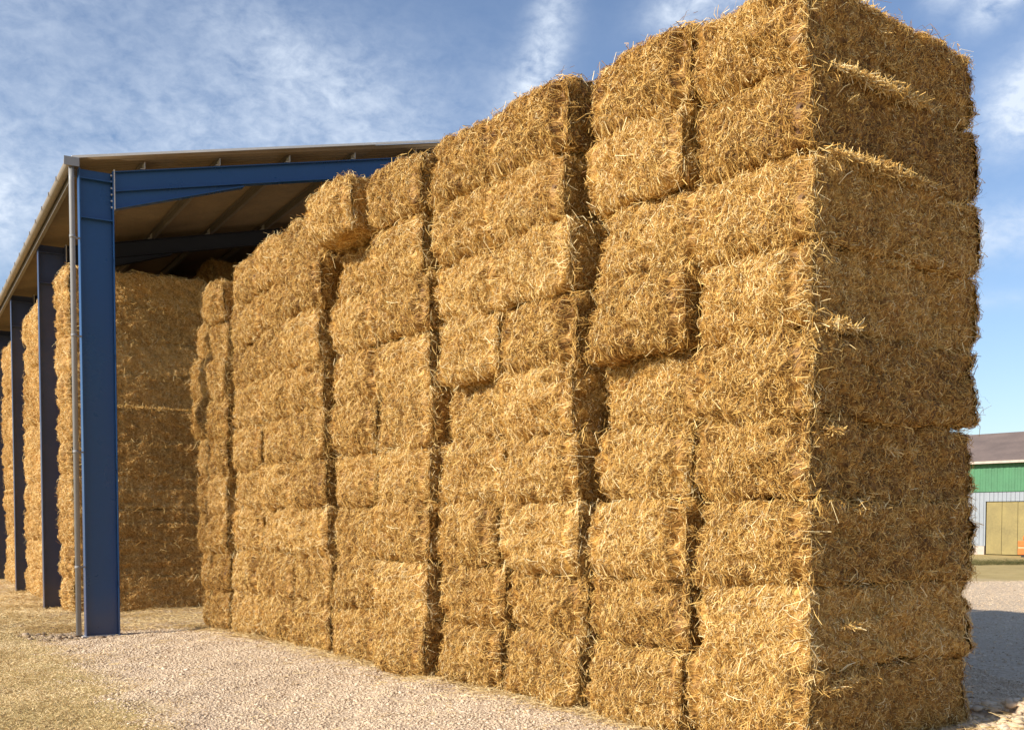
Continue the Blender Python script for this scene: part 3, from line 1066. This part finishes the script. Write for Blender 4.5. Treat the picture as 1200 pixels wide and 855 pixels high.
def ribbed(y0, y1, z0, z1, x, pitch=0.22, d=0.035):
    m = MB()
    prof = []
    y = y0
    while y < y1:
        prof += [(y, x), (y + pitch * 0.35, x), (y + pitch * 0.45, x - d), (y + pitch * 0.9, x - d)]
        y += pitch
    prof += [(y1 + pitch, x), (y1 + pitch, x + 0.05), (y0, x + 0.05)]
    m.prism(prof, lambda u, v, e: (v, u, e), z0, z1)
    return m


ribbed(0.72, 14, 0.45, 3.20, 0).build('wall', M_GREYSHEET, shed)
ribbed(-12, -4.2, 0.45, 3.20, 0).build('wall', M_GREYSHEET, shed)
ribbed(-4.2, 0.60, 2.74, 3.20, 0).build('wall', M_GREYSHEET, shed)
ribbed(-12, 14, 3.23, 4.72, -0.02, 0.30, 0.02).build('green_band', M_GREEN, shed)
MB().box(-0.04, 0.25, 0.74, 14.2, 0, 0.44).box(-0.04, 0.25, -12, -4.2, 0, 0.44).build('plinth', M_PLINTH, shed)
m = MB()
for k in range(6):
    m.box(0.0, 0.05, -4.18 + k * 0.81, -4.18 + k * 0.81 + 0.79, 0.04, 2.70)
m.build('sliding_door', M_OCHRE, shed)
m = MB()
RZ = lambda x: 4.70 + (x + 0.35) * 0.30
m.hexa([(-0.35, -12.3, RZ(-0.35)), (6.0, -12.3, RZ(6.0)), (6.0, 14.5, RZ(6.0)), (-0.35, 14.5, RZ(-0.35)),
        (-0.35, -12.3, RZ(-0.35) + 0.10), (6.0, -12.3, RZ(6.0) + 0.10), (6.0, 14.5, RZ(6.0) + 0.10), (-0.35, 14.5, RZ(-0.35) + 0.10)])
m.hexa([(6.0, -12.3, RZ(6.0)), (12.4, -12.3, RZ(-0.35)), (12.4, 14.5, RZ(-0.35)), (6.0, 14.5, RZ(6.0)),
        (6.0, -12.3, RZ(6.0) + 0.10), (12.4, -12.3, RZ(-0.35) + 0.10), (12.4, 14.5, RZ(-0.35) + 0.10), (6.0, 14.5, RZ(6.0) + 0.10)])
sroof = m.build('roof', M_SHEDROOF, shed)
MB().box(-0.46, -0.36, -12.3, 14.5, 4.66, 4.78).build('gutter', M_PLINTH, sroof)
MB().box(0.1, 12, 14.05, 14.2, 0.0, 4.7).box(0.1, 12, -12.2, -12.05, 0, 4.7).box(11.9, 12.05, -12, 14, 0, 4.7).build('side_wall', M_GREYSHEET, shed)

# orange container in front of the shed door, cut by the edge of the picture
ob = empty('orange_container', (25.05, 49.4, 0), STACK_A)
tag(ob, 'orange container with pale bands standing before the ochre shed door', 'container')
MB().box(-0.5, 0.5, -1.35, 0.30, 0.12, 0.42).build('lower_body', M_ORANGE, ob, 0.03)
MB().box(-0.47, 0.47, -1.32, 0.27, 0.43, 0.50).build('band', M_ORANGEPALE, ob)
MB().box(-0.5, 0.5, -1.35, 0.30, 0.51, 0.80).build('upper_body', M_ORANGE, ob, 0.03)
MB().box(-0.44, 0.44, -1.20, 0.12, 0.81, 1.06).build('lid', M_ORANGE, ob, 0.08)
for yy in (-1.25, -0.05):
    MB().box(-0.45, 0.45, yy, yy + 0.2, 0, 0.115).build('foot', M_TYRE, ob)
